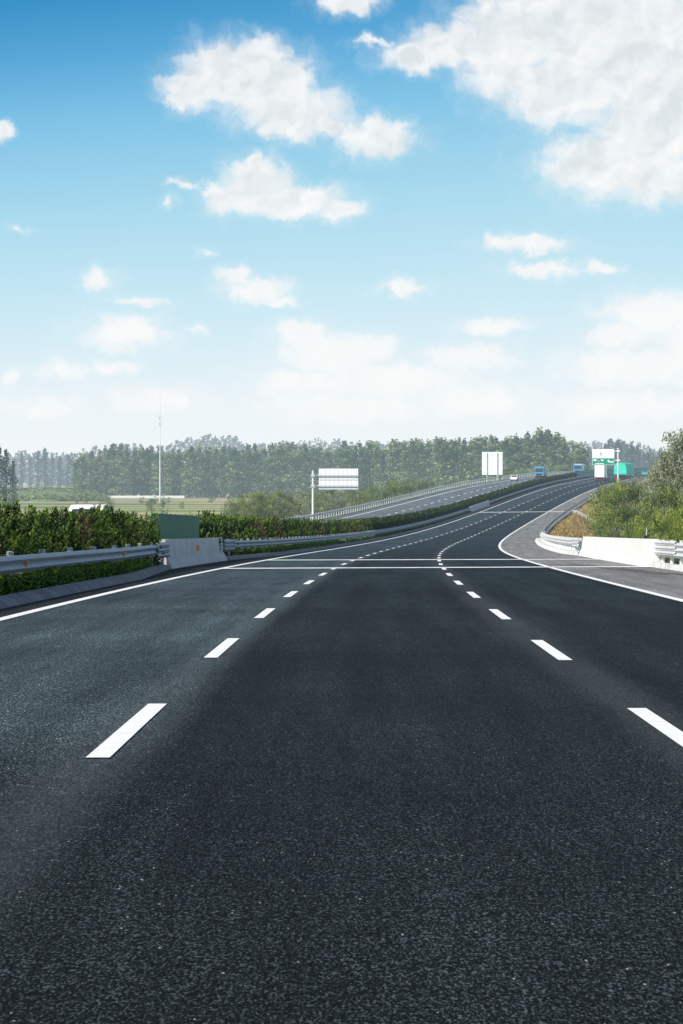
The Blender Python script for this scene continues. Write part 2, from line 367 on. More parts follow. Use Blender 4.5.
def guardrail(off, face, a, b, mat, label, thrie=False, ends=(), refl=0, refl0=0, postgap=4, cat='guardrail', pb=1.05, hi=0.0):
    root = empty('guardrail', P((a+b)/2, fv(off, (a+b)/2), 0), 0, label, cat); inv = Matrix.Translation(-root.location)
    nw = 3 if thrie else 2; hh = .17; top = (.84 if not thrie else .90)+hi; s = face
    def prof(nw, top):
        def f(d):
            o = fv(off, d); pts = []
            n = nw*4
            for k in range(n+1):
                h = top-hh*nw*k/n; ph = (k % 4)
                pts.append((o+s*(.085 if ph == 2 else (.045 if ph in (1, 3) else 0)), h))
            pts += [(q[0]-s*.025, q[1]) for q in pts[::-1]]
            return pts
        return f
    step = 6 if b-a > 200 else 3
    mb = MB(); sweep(mb, prof(nw, top), a, b, step, closed=True); ob = mb.build('rail_beam', M[mat], root, smooth=False); ob.matrix_parent_inverse = inv
    for (x0, x1) in ends:
        mb = MB(); sweep(mb, lambda d: [(q[0]+s*.03, q[1]) for q in prof(3, top+.06)(d)], x0, x1, 1.5, closed=True)
        ob = mb.build('end_beam', M[mat], root); ob.matrix_parent_inverse = inv
    ds = []; d = a+.8
    while d < b: ds.append(d); d += postgap
    for lst, kind in ((ds[:100], None), (ds[100:], 'stuff')):
        if not lst: continue
        mb = MB()
        for d in lst:
            if kind is None: mb = MB()
            p = P(d, fv(off, d)-s*.14, 0); q = P(d, fv(off, d)-s*.14, top+.055)
            mb.tube(p-Vector((0, 0, .1)), q, .07, n=10); mb.tube(q, q+Vector((0, 0, .025)), .085, .05, n=10)
            p2 = P(d, fv(off, d)-s*.05, 0); mb.box(p2.x-.07, p2.x+.07, p2.y-.09, p2.y+.09, q.z-.42, q.z-.14)
            if kind is None: ob = mb.build('post', M[mat], root); ob.matrix_parent_inverse = inv
        if kind: ob = mb.build('post', M[mat], root); ob.matrix_parent_inverse = inv; ob['kind'] = 'stuff'
    if refl:
        d = refl0
        while d < min(b, 600):
            mb = MB(); p = P(d, fv(off, d)+s*.03, top-.17); mb.box(p.x-.02, p.x+.06, p.y-.10, p.y-.02, p.z-.06, p.z+.07)
            ob = mb.build('reflector', M['orange'], root, bevel=.01); ob.matrix_parent_inverse = inv; d += refl
    return root
gl = lambda d: (LE-1.32 if d < 88 or d > 175 else LE-1.32-(.5*(d-88)/22 if d < 110 else .5*(1 if d < 146 else (175-d)/29)))
guardrail(gl, 1, -15, 112.2, 'steel', 'grey steel guardrail above the low shrubs, in front of the cypress row', ends=[(106, 112.4)], refl=24, refl0=65, postgap=6)
guardrail(gl, 1, 144, 552, 'steel', 'grey steel guardrail curving from the grey concrete barrier along the far hedge', ends=[(143.8, 150)], refl=0, postgap=4)
guardrail(gl, 1, 604, 1300, 'steel', 'distant grey guardrail past the second bridge beside the hedge', postgap=8)
guardrail(lambda d: RE+3.85, -1, 20, 117.9, 'steel_white', 'white three-wave guardrail at the right edge nearest the camera', True, ends=[(109, 118.1)])
guardrail(lambda d: RE+3.55, -1, 174.2, 300, 'steel_white', 'white guardrail curving away behind the white barrier', False, ends=[(174, 182)], postgap=3)
guardrail(lambda d: RE+3.85, -1, 300, 1300, 'steel', 'dark outer guardrail along the top of the dry slope', False, postgap=8)
guardrail(lambda d: OL-.2, -1, -15, 1300, 'steel', 'guardrail on the opposite side of the median behind the hedge', False, postgap=4)
guardrail(lambda d: LOUT+.25, 1, 60, 1300, 'steel_white', 'pale outer guardrail of the opposite carriageway', False, postgap=4, hi=.1)
barrier('concrete_barrier', LE-1.1, 1, 552, 604, 'concrete', 'far grey concrete barrier on the second bridge in the median', 5, (552.6, 603.5))
# green screens
def screen(a, b, n, off, h, label, ribs):
    root = empty('anti_glare_screen', P((a+b)/2, off, 0), 0, label, 'screen'); inv = Matrix.Translation(-root.location)
    for i in range(n):
        x0 = a+(b-a)*i/n+.04; x1 = a+(b-a)*(i+1)/n-.04; m = max(1, int((x1-x0)/ribs)); mb = MB()
        for k in range(m):
            u0 = x0+(x1-x0)*k/m; u1 = x0+(x1-x0)*(k+1)/m; um = (u0+u1)/2
            for (p0, p1, o0, o1) in ((u0, um, 0, .16), (um, u1, .16, 0)):
                mb.face([P(p0, off+o0, .15), P(p1, off+o1, .15), P(p1, off+o1, h), P(p0, off+o0, h)])
        ob = mb.build('panel', M['green_panel'], root); ob.matrix_parent_inverse = inv
        mb = MB(); mb.tube(P(x0, off-.06, 0), P(x0, off-.06, h+.03), .04, n=8); ob = mb.build('post', M['green_panel'], root); ob.matrix_parent_inverse = inv
screen(115, 137, 10, LE-2.5, 1.9, 'dark green ribbed anti-glare screen behind the grey barrier', .8)
screen(868, 1500, 60, LE-2.5, 2.0, 'far dark green median screen running past the trucks', 4)
# drainage chute on the far slope
c = MB(); rt = empty('drainage_chute', P(552, RE+4.4, 0), 0, 'pale concrete drainage chute running down the dry slope', 'chute'); inv = Matrix.Translation(-rt.location)
def slopeh(off, d):
    return -.10-(off-(RE+5.2))/1.6 if off > RE+5.2 else -.06
for s0, s1 in ((0, .16), (1.0, 1.16)):
    for k in range(12):
        o0 = RE+4.3+k*.75; o1 = o0+.75; d = 552+s0; dd = 552+s1
        for a_, b_ in ((d, dd),):
            c.face([P(a_, o0, slopeh(o0, d)+.5), P(b_, o0, slopeh(o0, d)+.5), P(b_, o1, slopeh(o1, d)+.5), P(a_, o1, slopeh(o1, d)+.5)])
            c.face([P(a_, o0, slopeh(o0, d)-.3), P(a_, o0, slopeh(o0, d)+.5), P(a_, o1, slopeh(o1, d)+.5), P(a_, o1, slopeh(o1, d)-.3)])
            c.face([P(b_, o0, slopeh(o0, d)-.3), P(b_, o0, slopeh(o0, d)+.5), P(b_, o1, slopeh(o1, d)+.5), P(b_, o1, slopeh(o1, d)-.3)])
ob = c.build('channel_wall', M['chute'], rt); ob.matrix_parent_inverse = inv
c = MB()
for k in range(12):
    o0 = RE+4.3+k*.75; o1 = o0+.75; c.face([P(552.16, o0, slopeh(o0, 0)+.25), P(553.0, o0, slopeh(o0, 0)+.25), P(553.0, o1, slopeh(o1, 0)+.25), P(552.16, o1, slopeh(o1, 0)+.25)])
ob = c.build('channel_floor', M['kerb'], rt); ob.matrix_parent_inverse = inv
# ------------------------------------------------------------------ vegetation
def rv():
    while True:
        v = Vector((R.uniform(-1, 1), R.uniform(-1, 1), R.uniform(-1, 1)))
        if .05 < v.length < 1: return v.normalized()
def leaf(mb, p, s, up=None, m=0, asp=.55, t=(.5, .5)):
    a = (up if up else rv()); b = a.cross(rv())
    if b.length < .1: b = a.orthogonal()
    b.normalize(); a = a*s; b = b*s*asp
    mb.face([p-a*.5, p+b*.5, p+a*.5, p-b*.5], m, [t]*4)
def lump(mb, c, rx, ry, rz, m=0, seg=8, rings=6, amp=.2):
    g = []; ph = R.random()*50
    for i in range(rings+1):
        th = math.pi*i/rings; row = []
        for k in range(seg):
            t = 2*math.pi*k/seg; v = Vector((math.sin(th)*math.cos(t), math.sin(th)*math.sin(t), math.cos(th)))
            f = 1+amp*noise.noise(v*2+Vector((ph, 0, 0))); row.append((c[0]+v.x*rx*f, c[1]+v.y*ry*f, c[2]+v.z*rz*f))
        g.append(row)
    for i in range(rings):
        for k in range(seg):
            j = (k+1) % seg; mb.face([g[i][k], g[i+1][k], g[i+1][j], g[i][j]], m)
def cypress_mesh(seed, mat, lod=1.0, H=1.95):
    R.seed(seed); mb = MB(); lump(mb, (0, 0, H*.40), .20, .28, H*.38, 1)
    nt = int(52*lod)
    for k in range(nt):
        z = R.uniform(.05, H-.35); t = R.uniform(0, 2*math.pi); rr = .52*(1-.45*(z/H)**2)*R.uniform(.7, 1.2)
        p = Vector((math.cos(t)*rr*.85, math.sin(t)*rr*1.1, z)); d = Vector((math.cos(t)*.35, math.sin(t)*.35, 1)).normalized(); L = R.uniform(.28, .6); tr = R.random()
        n = int(58/ (1 if lod > .7 else 2.6))
        for i in range(n):
            s = R.random(); w = .15*(1-s)*math.sqrt(R.random())+.01
            q = p+d*(s*L)+Vector((R.gauss(0, 1), R.gauss(0, 1), R.gauss(0, .6)))*w*.8
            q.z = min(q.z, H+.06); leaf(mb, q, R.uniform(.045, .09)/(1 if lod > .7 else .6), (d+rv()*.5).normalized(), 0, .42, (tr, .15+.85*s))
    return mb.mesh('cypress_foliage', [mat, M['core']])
stem = MB(); stem.tube((0, 0, -.1), (0, 0, 1.2), .05, .03, 8); stem_me = stem.mesh('stem', M['bark'])
GLAB = 'clipped dark green cypress shrub in the median row behind the near guardrail'
cv = [cypress_mesh(10+i, M['cyp'], 1, [1.95, 1.85, 2.02, 1.9][i]) for i in range(4)]; cb = [cypress_mesh(30+i, M['cyp_brown'], .8, 1.85) for i in range(2)]
R.seed(3); d = 52.0; 
while d < 110.5:
    br = R.random() < .10; p = P(d, LE-2.55+R.uniform(-.12, .12), .05)
    o = empty('cypress_shrub', p, R.uniform(-.3, .3), 'brown half-dead cypress shrub in the row behind the near guardrail' if br else GLAB, 'shrub', 'cypress shrubs behind the near guardrail' if not br else 'brown cypress shrubs behind the near guardrail')
    s = R.uniform(.93, 1.06); inst('foliage', R.choice(cb if br else cv), o, s=(s*1.1, s*1.1, s*R.uniform(.84, .93)), rz=R.uniform(0, 6)); inst('stem', stem_me, o); d += R.uniform(.75, .95)
cl = [cypress_mesh(50+i, M['cyp'], .5, 1.95) for i in range(4)]; cbl = [cypress_mesh(60, M['cyp_brown'], .5, 1.9)]
R.seed(4); d = 138.4
while d < 330:
    br = R.random() < .10; p = P(d, LE-2.5+R.uniform(-.12, .12), .05)
    o = empty('cypress_shrub', p, R.uniform(-.3, .3), 'brown cypress shrub in the long hedge beyond the green screen' if br else 'dark cypress shrub in the long hedge beyond the green screen', 'shrub', 'brown shrubs of the long median hedge' if br else 'shrubs of the long median hedge')
    inst('foliage', R.choice(cbl if br else cl), o, rz=R.uniform(0, 6), s=(1, 1, R.uniform(.95, 1.06))); inst('stem', stem_me, o); d += 1.0 if d < 250 else 1.25
# the rest of the hedge
R.seed(5); mb = MB()
def hedge_prof(d):
    n = lambda k: .12*noise.noise(Vector((d*.9, k*7.1, 0))); o = LE-2.5
    return [(o+.5+n(1), .1), (o+.55+n(2), .9), (o+.42+n(3), 1.7+n(4)), (o+n(5), 1.85+n(6)), (o-.42, 1.7), (o-.5, .1)]
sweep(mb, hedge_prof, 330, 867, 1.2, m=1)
for k in range(26000):
    d = 330+537*R.random()**1.25; u = R.random(); z = R.uniform(.1, 1.95); o = LE-2.5+R.uniform(-.6, .62) if z > 1.6 else LE-2.5+R.choice((-1, 1, 1, 1))*R.uniform(.5, .66)
    leaf(mb, P(d, o, z), R.uniform(.2, .42), Vector((0, 0, 1))+rv()*.7)
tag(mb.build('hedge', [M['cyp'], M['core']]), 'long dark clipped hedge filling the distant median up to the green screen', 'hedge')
# ground cover below the guardrail
R.seed(6); mb = MB()
def cover_seg(a, b, dens, hfun, sz):
    n = int((b-a)*dens)
    for k in range(n):
        d = R.uniform(a, b); w = R.random(); kk = kerb_left(d); o = kk-.36-1.0*w
        top = hfun(d)*(1-.25*abs(w-.5))*(.82+.3*noise.noise(Vector((d*1.3, w*2, 3)))) ; z = .12+top*(1-R.random()**2.2*.9) if w > .12 else .12+R.random()*top*.9
        s = R.uniform(.6, 1.2)*sz; leaf(mb, P(d, o, z), s, None, 0, .7)
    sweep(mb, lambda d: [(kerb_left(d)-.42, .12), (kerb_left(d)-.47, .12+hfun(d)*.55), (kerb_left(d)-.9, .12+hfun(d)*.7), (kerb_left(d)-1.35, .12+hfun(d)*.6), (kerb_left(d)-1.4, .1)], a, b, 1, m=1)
cover_seg(40, 111.6, 750, lambda d: .46, .062)
cover_seg(145, 260, 150, lambda d: .42, .12); cover_seg(260, 552, 9, lambda d: .30, .24); cover_seg(604, 900, 4, lambda d: .30, .3)  # sparse far leaves bare the near-black core, a painted shadow band under the rail
tag(mb.build('ground_cover', [M['cover'], M['core']]), 'low leafy green shrubs under the guardrail along the kerb', 'ground cover', kind='stuff')
# grass tufts on the dry slope
R.seed(8); mb = MB()
for k in range(16000):
    d = 180+600*R.random(); o = RE+4.5+R.random()*9; h = slopeh(o, d); leaf(mb, P(d, o, h+.15), R.uniform(.25, .6), (Vector((0, 0, 1))+rv()*.5).normalized(), 0, .3)
M['tuft'] = F_('dry_grass_tufts', [(.14, .09, .03), (.32, .22, .08), (.48, .36, .15), (.20, .22, .06)], .2, .15)
tag(mb.build('dry_grass', M['tuft']), 'dry yellow brown grass on the slope beside the right guardrail', 'grass', kind='stuff')
# trees
def tree_meshes(seed, kind):
    R.seed(seed); tb = MB(); cb_ = MB()
    if kind == 'poplar':     # unit: 22 m tall
        H = 22; tb.tube((0, 0, -1), (0, 0, H*.5), .28, .16, 8); tb.tube((0, 0, H*.5), (R.uniform(-.3, .3), 0, H*.93), .16, .04, 6)
        lobes = []
        for k in range(26):
            z = H*(.07+.91*(k/25)); w = 1.9*(math.sin(math.pi*min(1, (z/H)**.75*.92+.04)))**.6; t = R.uniform(0, 6.28); rr = R.uniform(.1, .75)*w
            lobes.append((Vector((math.cos(t)*rr, math.sin(t)*rr, z)), R.uniform(.5, .85)*max(w, .5), R.uniform(1.0, 1.8)))
            if k % 2: tb.tube((0, 0, z-1.6), (math.cos(t)*rr, math.sin(t)*rr, z), .06, .02, 5)
        for c, r_, h_ in lobes:
            lr = R.random()
            for i in range(30):
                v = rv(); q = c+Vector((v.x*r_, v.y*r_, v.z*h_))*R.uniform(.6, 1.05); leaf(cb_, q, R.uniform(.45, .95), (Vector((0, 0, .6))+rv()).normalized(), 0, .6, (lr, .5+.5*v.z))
    elif kind == 'broad':    # unit 22 m, irregular rounded crown
        H = 22; tb.tube((0, 0, -1), (0, 0, H*.45), .32, .2, 8); tb.tube((0, 0, H*.45), (R.uniform(-.5, .5), 0, H*.85), .2, .05, 6)
        for k in range(30):
            z = H*(.08+.85*R.random()); w = 2.9*max(.25, math.sin(math.pi*min(.93, z/H*.95)))**.5; t = R.uniform(0, 6.28); rr = w*math.sqrt(R.random()); c = Vector((math.cos(t)*rr, math.sin(t)*rr, z)); r_ = R.uniform(.7, 1.4); lr = R.random()
            if k % 2: tb.tube((0, 0, max(1, z-2)), c, .07, .02, 5)
            for i in range(30):
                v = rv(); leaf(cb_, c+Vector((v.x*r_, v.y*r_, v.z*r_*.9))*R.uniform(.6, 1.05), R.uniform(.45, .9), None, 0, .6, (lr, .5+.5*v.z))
    elif kind == 'round':    # unit 8 m
        H = 8; tb.tube((0, 0, -1), (.1, 0, 3), .22, .15, 8); lobes = []
        for k in range(24):
            t = R.uniform(0, 6.28); z = R.uniform(1.6, 7.2); w = 3.1*math.sin(math.pi*min(.97, max(.12, (z-.2)/8.2)))**.6; rr = w*math.sqrt(R.random())
            lobes.append((Vector((math.cos(t)*rr, math.sin(t)*rr, z)), R.uniform(.6, 1.15), R.uniform(.6, 1.0)))
            if k % 2: tb.tube((.05, 0, 2+.15*(k % 5)), lobes[-1][0], .07, .02, 5)
        for c, r_, h_ in lobes:
            lr = R.random()
            for i in range(130):
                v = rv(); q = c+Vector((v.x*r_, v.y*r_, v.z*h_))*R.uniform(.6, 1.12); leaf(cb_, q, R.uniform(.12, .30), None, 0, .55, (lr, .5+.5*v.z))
    else:                    # 'feather': upright shaggy tree, unit 12 m, fine leaves
        H = 12; tb.tube((0, 0, -1), (0, 0, 5), .22, .13, 8); tb.tube((0, 0, 5), (.2, 0, 11), .13, .03, 6)
        lobes = []
        for k in range(44):
            z = H*(.07+.9*R.random()); w = 2.5*math.sin(math.pi*min(.98, (z/H)**.7*.92+.05))**.65; t = R.uniform(0, 6.28); rr = R.uniform(.3, 1)*w
            lobes.append((Vector((math.cos(t)*rr, math.sin(t)*rr, z)), R.uniform(.35, .7), R.uniform(.6, 1.3)))
            if k % 2: tb.tube((0, 0, max(.5, z-1.5)), lobes[-1][0], .06, .015, 5)
        for c, r_, h_ in lobes:
            lr = R.random()
            for i in range(95):
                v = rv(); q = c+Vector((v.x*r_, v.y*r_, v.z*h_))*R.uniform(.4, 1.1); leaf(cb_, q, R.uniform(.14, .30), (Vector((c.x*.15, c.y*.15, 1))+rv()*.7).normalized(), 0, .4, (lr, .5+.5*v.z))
    return tb, cb_
POP = [tree_meshes(100+i, 'poplar') for i in range(6)]; RND = [tree_meshes(120+i, 'round') for i in range(5)]; FEA = [tree_meshes(140+i, 'feather') for i in range(4)]
def mset(lst, mat): return [(a.mesh('trunk', M['bark']), b.mesh('crown', M[mat])) for a, b in lst]
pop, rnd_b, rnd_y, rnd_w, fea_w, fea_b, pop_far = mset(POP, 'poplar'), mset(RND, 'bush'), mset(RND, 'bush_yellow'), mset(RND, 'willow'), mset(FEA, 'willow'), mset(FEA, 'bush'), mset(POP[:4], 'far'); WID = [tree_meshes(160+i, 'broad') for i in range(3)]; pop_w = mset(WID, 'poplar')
def tree(name, ms, x, y, z, w, h, label, group, cat='tree'):
    o = empty(name, (x, y, z), R.uniform(0, 6.28), label, cat, group); t, c = R.choice(ms)
    inst('trunk', t, o, s=(w, w, h)); inst('crown', c, o, s=(w, w, h)); return o
def lerp_tab(tab, x):
    if x <= tab[0][0]: return tab[0][1]
    for (a, b), (c_, d_) in zip(tab, tab[1:]):
        if x <= c_: return b+(d_-b)*(x-a)/(c_-a)
    return tab[-1][1]
R.seed(21)
# poplar wood behind the opposite carriageway, front rows tree by tree
top = [(70, 459), (85, 451), (110, 448), (160, 449), (190, 448), (240, 448), (300, 446), (380, 444), (440, 441), (490, 439), (520, 434), (545, 431), (562, 437), (582, 443), (600, 452)]
cnt = 0
for row in range(4):
    px = 74+row*3.0
    while px < 588:
        dd = lerp_tab([(70, 1440), (300, 1400), (450, 1300), (590, 1230)], px)+row*28+R.uniform(-8, 8); x = (px-341.5)*dd/F
        yt = lerp_tab(top, px)+R.uniform(-3.5, 6.5)+(2 if row == 0 else 0); h = ((475-yt)*dd/F - GZ)/22
        tree('poplar_tree', pop if R.random() < .7 else pop_w, x, dd, GZ, h*R.uniform(1.3, 2.3), h, 'tall slender grey-green poplar in the wood behind the opposite carriageway', 'poplars of the wood'); cnt += 1
        px += R.uniform(6.5, 9.5) if row else R.uniform(6, 8.5)
print('poplars', cnt)
# far hazy wood
R.seed(22); mb = MB()
top2 = [(-60, 452), (0, 458), (20, 452), (45, 450), (60, 455), (90, 449), (120, 445), (140, 444), (160, 447), (185, 438), (205, 435), (235, 436), (250, 444), (275, 443), (300, 440), (330, 438), (350, 443), (420, 440), (560, 441), (585, 442), (600, 440), (620, 440), (640, 444), (655, 449), (668, 446), (760, 444)]
for k in range(560):
    px = -60+820*(k+R.random())/560; dd = R.uniform(2300, 2900); x = (px-341.5)*dd/F; yt = lerp_tab(top2, px)+R.uniform(-1.5, 7); h = (475-yt)*dd/F-GZ; w = R.uniform(4, 7)
    for i in range(60):
        z = h*(.1+.9*R.random()); rr = w*max(.15, math.sin(math.pi*min(.97, (z/h)**.8))) ; v = rv()
        leaf(mb, Vector((x+v.x*rr, dd+v.y*rr, GZ+z)), R.uniform(1.8, 3.6), (Vector((0, 0, .5))+rv()).normalized(), 0, .7)
tag(mb.build('distant_wood', M['far']), 'hazy blue distant wood along the horizon', 'wood', kind='stuff')
# mid-distance hazy trees at the left and right
R.seed(23)
for px, yt, dd in ((22, 455, 1900), (30, 458, 1950), (38, 452, 1900), (45, 449, 1850), (52, 456, 1950), (60, 457, 1900), (68, 455, 1850), (14, 460, 1900)):
    h = ((475-yt)*dd/F-GZ)/22; tree('tree', pop_far, (px-341.5)*dd/F, dd, GZ, h*1.5, h, 'hazy blue tree in the clump at the far left of the wood', 'hazy trees at the far left')
for px, yt, dd in ((-8, 452, 900), (-1, 447, 880), (6, 451, 890), (13, 462, 900)):
    h = ((475-yt)*dd/F-GZ)/22; tree('conifer_tree', pop_far, (px-341.5)*dd/F, dd, GZ, h*1.3, h, 'dark tall tree cut by the left edge of the photo', 'tall trees at the left edge')
for k in range(26):
    px = 588+k*3.3+R.uniform(-1, 1); dd = R.uniform(1500, 1800); yt = lerp_tab([(585, 446), (600, 450), (612, 441), (630, 443), (650, 452), (665, 456), (700, 450)], px)+R.uniform(-3, 4); h = ((475-yt)*dd/F-GZ)/22
    tree('tree', pop_far, (px-341.5)*dd/F, dd, GZ, h*1.3, h, 'hazy blue-green tree behind the overhead sign and trucks', 'hazy trees beyond the crest')
# bushes along the outer side of the opposite carriageway
R.seed(24)
for k in range(96):
    px = lerp_tab([(0, 228), (50, 400), (95, 560)], k)+R.uniform(-3, 3); row = k % 2
    dd = lerp_tab([(225, 560), (300, 600), (400, 700), (480, 880), (560, 1050)], px)+R.uniform(-15, 40)+row*30
    x = (px-341.5)*dd/F; yt = lerp_tab([(225, 498), (260, 491), (300, 493), (335, 491), (365, 487), (410, 478), (440, 481), (480, 478), (510, 470), (560, 464)], px)+R.uniform(-3, 6)
    lim = P(dd, LOUT-5).x
    if x > lim: x = lim-R.uniform(0, 4)
    h = ((475-yt)*dd/F-GZ)/8; kind = R.random()
    ms, lb, gr = (rnd_b, 'green leafy bush tree beyond the opposite carriageway', 'green trees by the opposite carriageway') if kind < .68 else (rnd_w, 'olive grey bush tree beyond the opposite carriageway', 'olive trees by the opposite carriageway')
    tree('roadside_tree', ms, x, dd, GZ, h*R.uniform(.75, 1.0), h, lb, gr)
# small shrubs in the left field
for k in range(16):
    px = R.uniform(10, 235); dd = R.uniform(800, 1150); h = R.uniform(.25, .55); tree('field_bush', rnd_w if k % 2 else rnd_b, (px-341.5)*dd/F, dd, GZ-.2, h, h, 'small bush standing in the open field beyond the hedge', 'small bushes in the left field', 'bush')
tree('young_tree', fea_w, (163-341.5)*640/F, 640, GZ, .45, .42, 'sparse young tree beyond the green screen in the field', None)
# right bank trees
R.seed(25)
RB = [ # px, ytop, depth, width factor, type
 (611, 489, 430, .45, 'b'), (609, 505, 400, .4, 'b'), (614, 484, 440, .8, 'b'), (622, 489, 450, .7, 'b'), (633, 481, 430, .7, 'w'), (643, 482, 420, .7, 'd'), (610, 512, 340, .55, 'b'), (626, 515, 330, .5, 'b'), (609, 526, 300, .3, 'b'),
 (655, 473, 400, .9, 'w'), (661, 466, 380, .8, 'w'), (668, 450, 360, 1.0, 'w'), (676, 438, 340, 1.05, 'w'), (684, 435, 330, 1.05, 'w'), (694, 437, 330, 1.1, 'w'), (706, 440, 340, 1.1, 'w'), (672, 462, 340, .8, 'w'),
 (648, 508, 290, .45, 'b'), (657, 499, 300, .5, 'b'), (668, 498, 290, .5, 'b'), (680, 496, 280, .5, 'b'), (692, 500, 280, .5, 'b'),
 (638, 527, 260, .34, 'b'), (648, 520, 250, .36, 'y'), (658, 523, 240, .34, 'b'), (667, 516, 240, .38, 'y'), (676, 521, 235, .34, 'y'), (685, 514, 235, .4, 'y'), (696, 512, 235, .4, 'y'), (628, 530, 280, .34, 'b'), (616, 529, 290, .36, 'w'), (607, 498, 410, .22, 'y'), (607, 492, 400, .6, 'y'), (617, 500, 380, .6, 'b'), (628, 497, 380, .6, 'b'), (638, 495, 370, .55, 'b'), (645, 490, 360, .5, 'w'), (606, 510, 360, .35, 'b'), (615, 516, 330, .5, 'b'), (636, 512, 320, .5, 'b'), (628, 488, 470, .6, 'w'), (650, 480, 450, .7, 'w'), (642, 484, 440, .6, 'w'), (664, 485, 330, .5, 'w'), (655, 486, 350, .5, 'w')]
for px, yt, dd, wf, ty in RB:
    x = (px-341.5)*dd/F; yt -= 5; off = x-xroad(dd); gz_ = max(GZ-.2, zroad(dd)+slopeh(off, dd)) ; Hh = (475-yt)*dd/F-gz_
    if ty in 'wd' : ms, u, nm, lb, gr = fea_w, 12, 'tall_tree', 'tall shaggy grey-green tree on the right bank', 'tall trees on the right bank'
    elif ty == 'y': ms, u, nm, lb, gr = rnd_y, 8, 'sunlit_bush', 'yellow-green sunlit bush just behind the right barrier', 'yellow-green bushes behind the right barrier'
    else: ms, u, nm, lb, gr = rnd_b, 8, 'green_bush', 'green leafy bush on the right bank below the road crest', 'green bushes on the right bank'
    h = Hh/u*(1.08 if u == 8 else 1.0); w = (1.12 if u == 12 else 1.35)*wf*(Hh/u if u == 12 else max(Hh/u, .8)); tree(nm, ms, x, dd, gz_, max(w, .35), h, lb, gr, 'tree' if u == 12 else 'bush')
# mound, low wall
mb = MB(); cx, cy = (46-341.5)*1250/F, 1250
lump(mb, (0, 0, 0), 24, 40, 4.6, 0, 48, 24, .10)
for k in range(5000):
    v = rv(); v.z = abs(v.z); leaf(mb, Vector((v.x*24, v.y*40, v.z*4.6)), R.uniform(.5, 1.6), None, 1, .6, (R.random(), R.random()))
o = mb.build('hill', [simple('green_mound', (.15, .20, .08), .95, var=.3, scale=.2), M['bush']]); o.location = (cx, cy, GZ); tag(o, kind='structure')
wl = MB(); wl.box(-18, 18, -.15, .15, -.5, 1.0); o = wl.build('low_wall', M['white_concrete'], bevel=.03); o.location = ((142-341.5)*1380/F, 1375, GZ); tag(o, 'low white wall at the foot of the wood beyond the field', 'wall')
# ------------------------------------------------------------------ signs
def back_sign():
    d = 490; p = P(d, LOUT+.3, 0); root = empty('cantilever_sign', (p.x, p.y, p.z), heading(d), 'pale cantilever sign seen from behind, post rising above the hedge', 'sign')
    mb = MB(); mb.tube((0, 0, -.4), (0, 0, 7.3), .19, .15, 14); mb.tube((0, 0, 7.3), (0, 0, 7.42), .2, .12, 14); mb.build('post', M['post_white'], root)
    mb = MB()
    for z in (6.75, 5.2): mb.tube((-.05, 0, z), (6.6, 0, z), .08, .07, 10); mb.box(-.28, .28, -.28, .28, z-.22, z+.22)
    mb.build('arm', M['sign_rib'], root)
    mb = MB(); mb.box(.85, 6.75, .28, .34, 4.65, 7.75); mb.build('panel', M['sign_back'], root, bevel=.02)
    mb = MB()
    for k in range(9): x = 1.15+k*.66; mb.box(x, x+.03, .25, .277, 4.75, 7.65)
    mb.box(.9, 6.7, .17, .188, 6.1, 6.15)
    for z in (6.58, 5.03): mb.box(.86, 6.74, .165, .186, z-.05, z+.03)
    mb.build('panel_ribs', M['sign_rib'], root)
back_sign()
def post_sign():
    d = 858; p = P(d, LOUT-1.6, 0); root = empty('billboard_sign', (p.x, p.y, p.z), heading(d), 'white two-post sign seen from behind, standing against the wood', 'sign')
    for x in (-1.35, 1.35): mb = MB(); mb.tube((x, 0, -2), (x, 0, 7.2), .12, n=12); mb.build('leg', M['sign_rib'], root)
    mb = MB(); mb.box(-2.7, 2.7, .17, .24, 1.4, 7.4); mb.build('panel', M['sign_back'], root, bevel=.02)
    mb = MB()
    for z in (2.2, 3.8, 5.4, 6.8): mb.box(-2.6, 2.6, .10, .167, z-.05, z+.05)
    mb.build('panel_ribs', M['sign_white'], root)
post_sign()
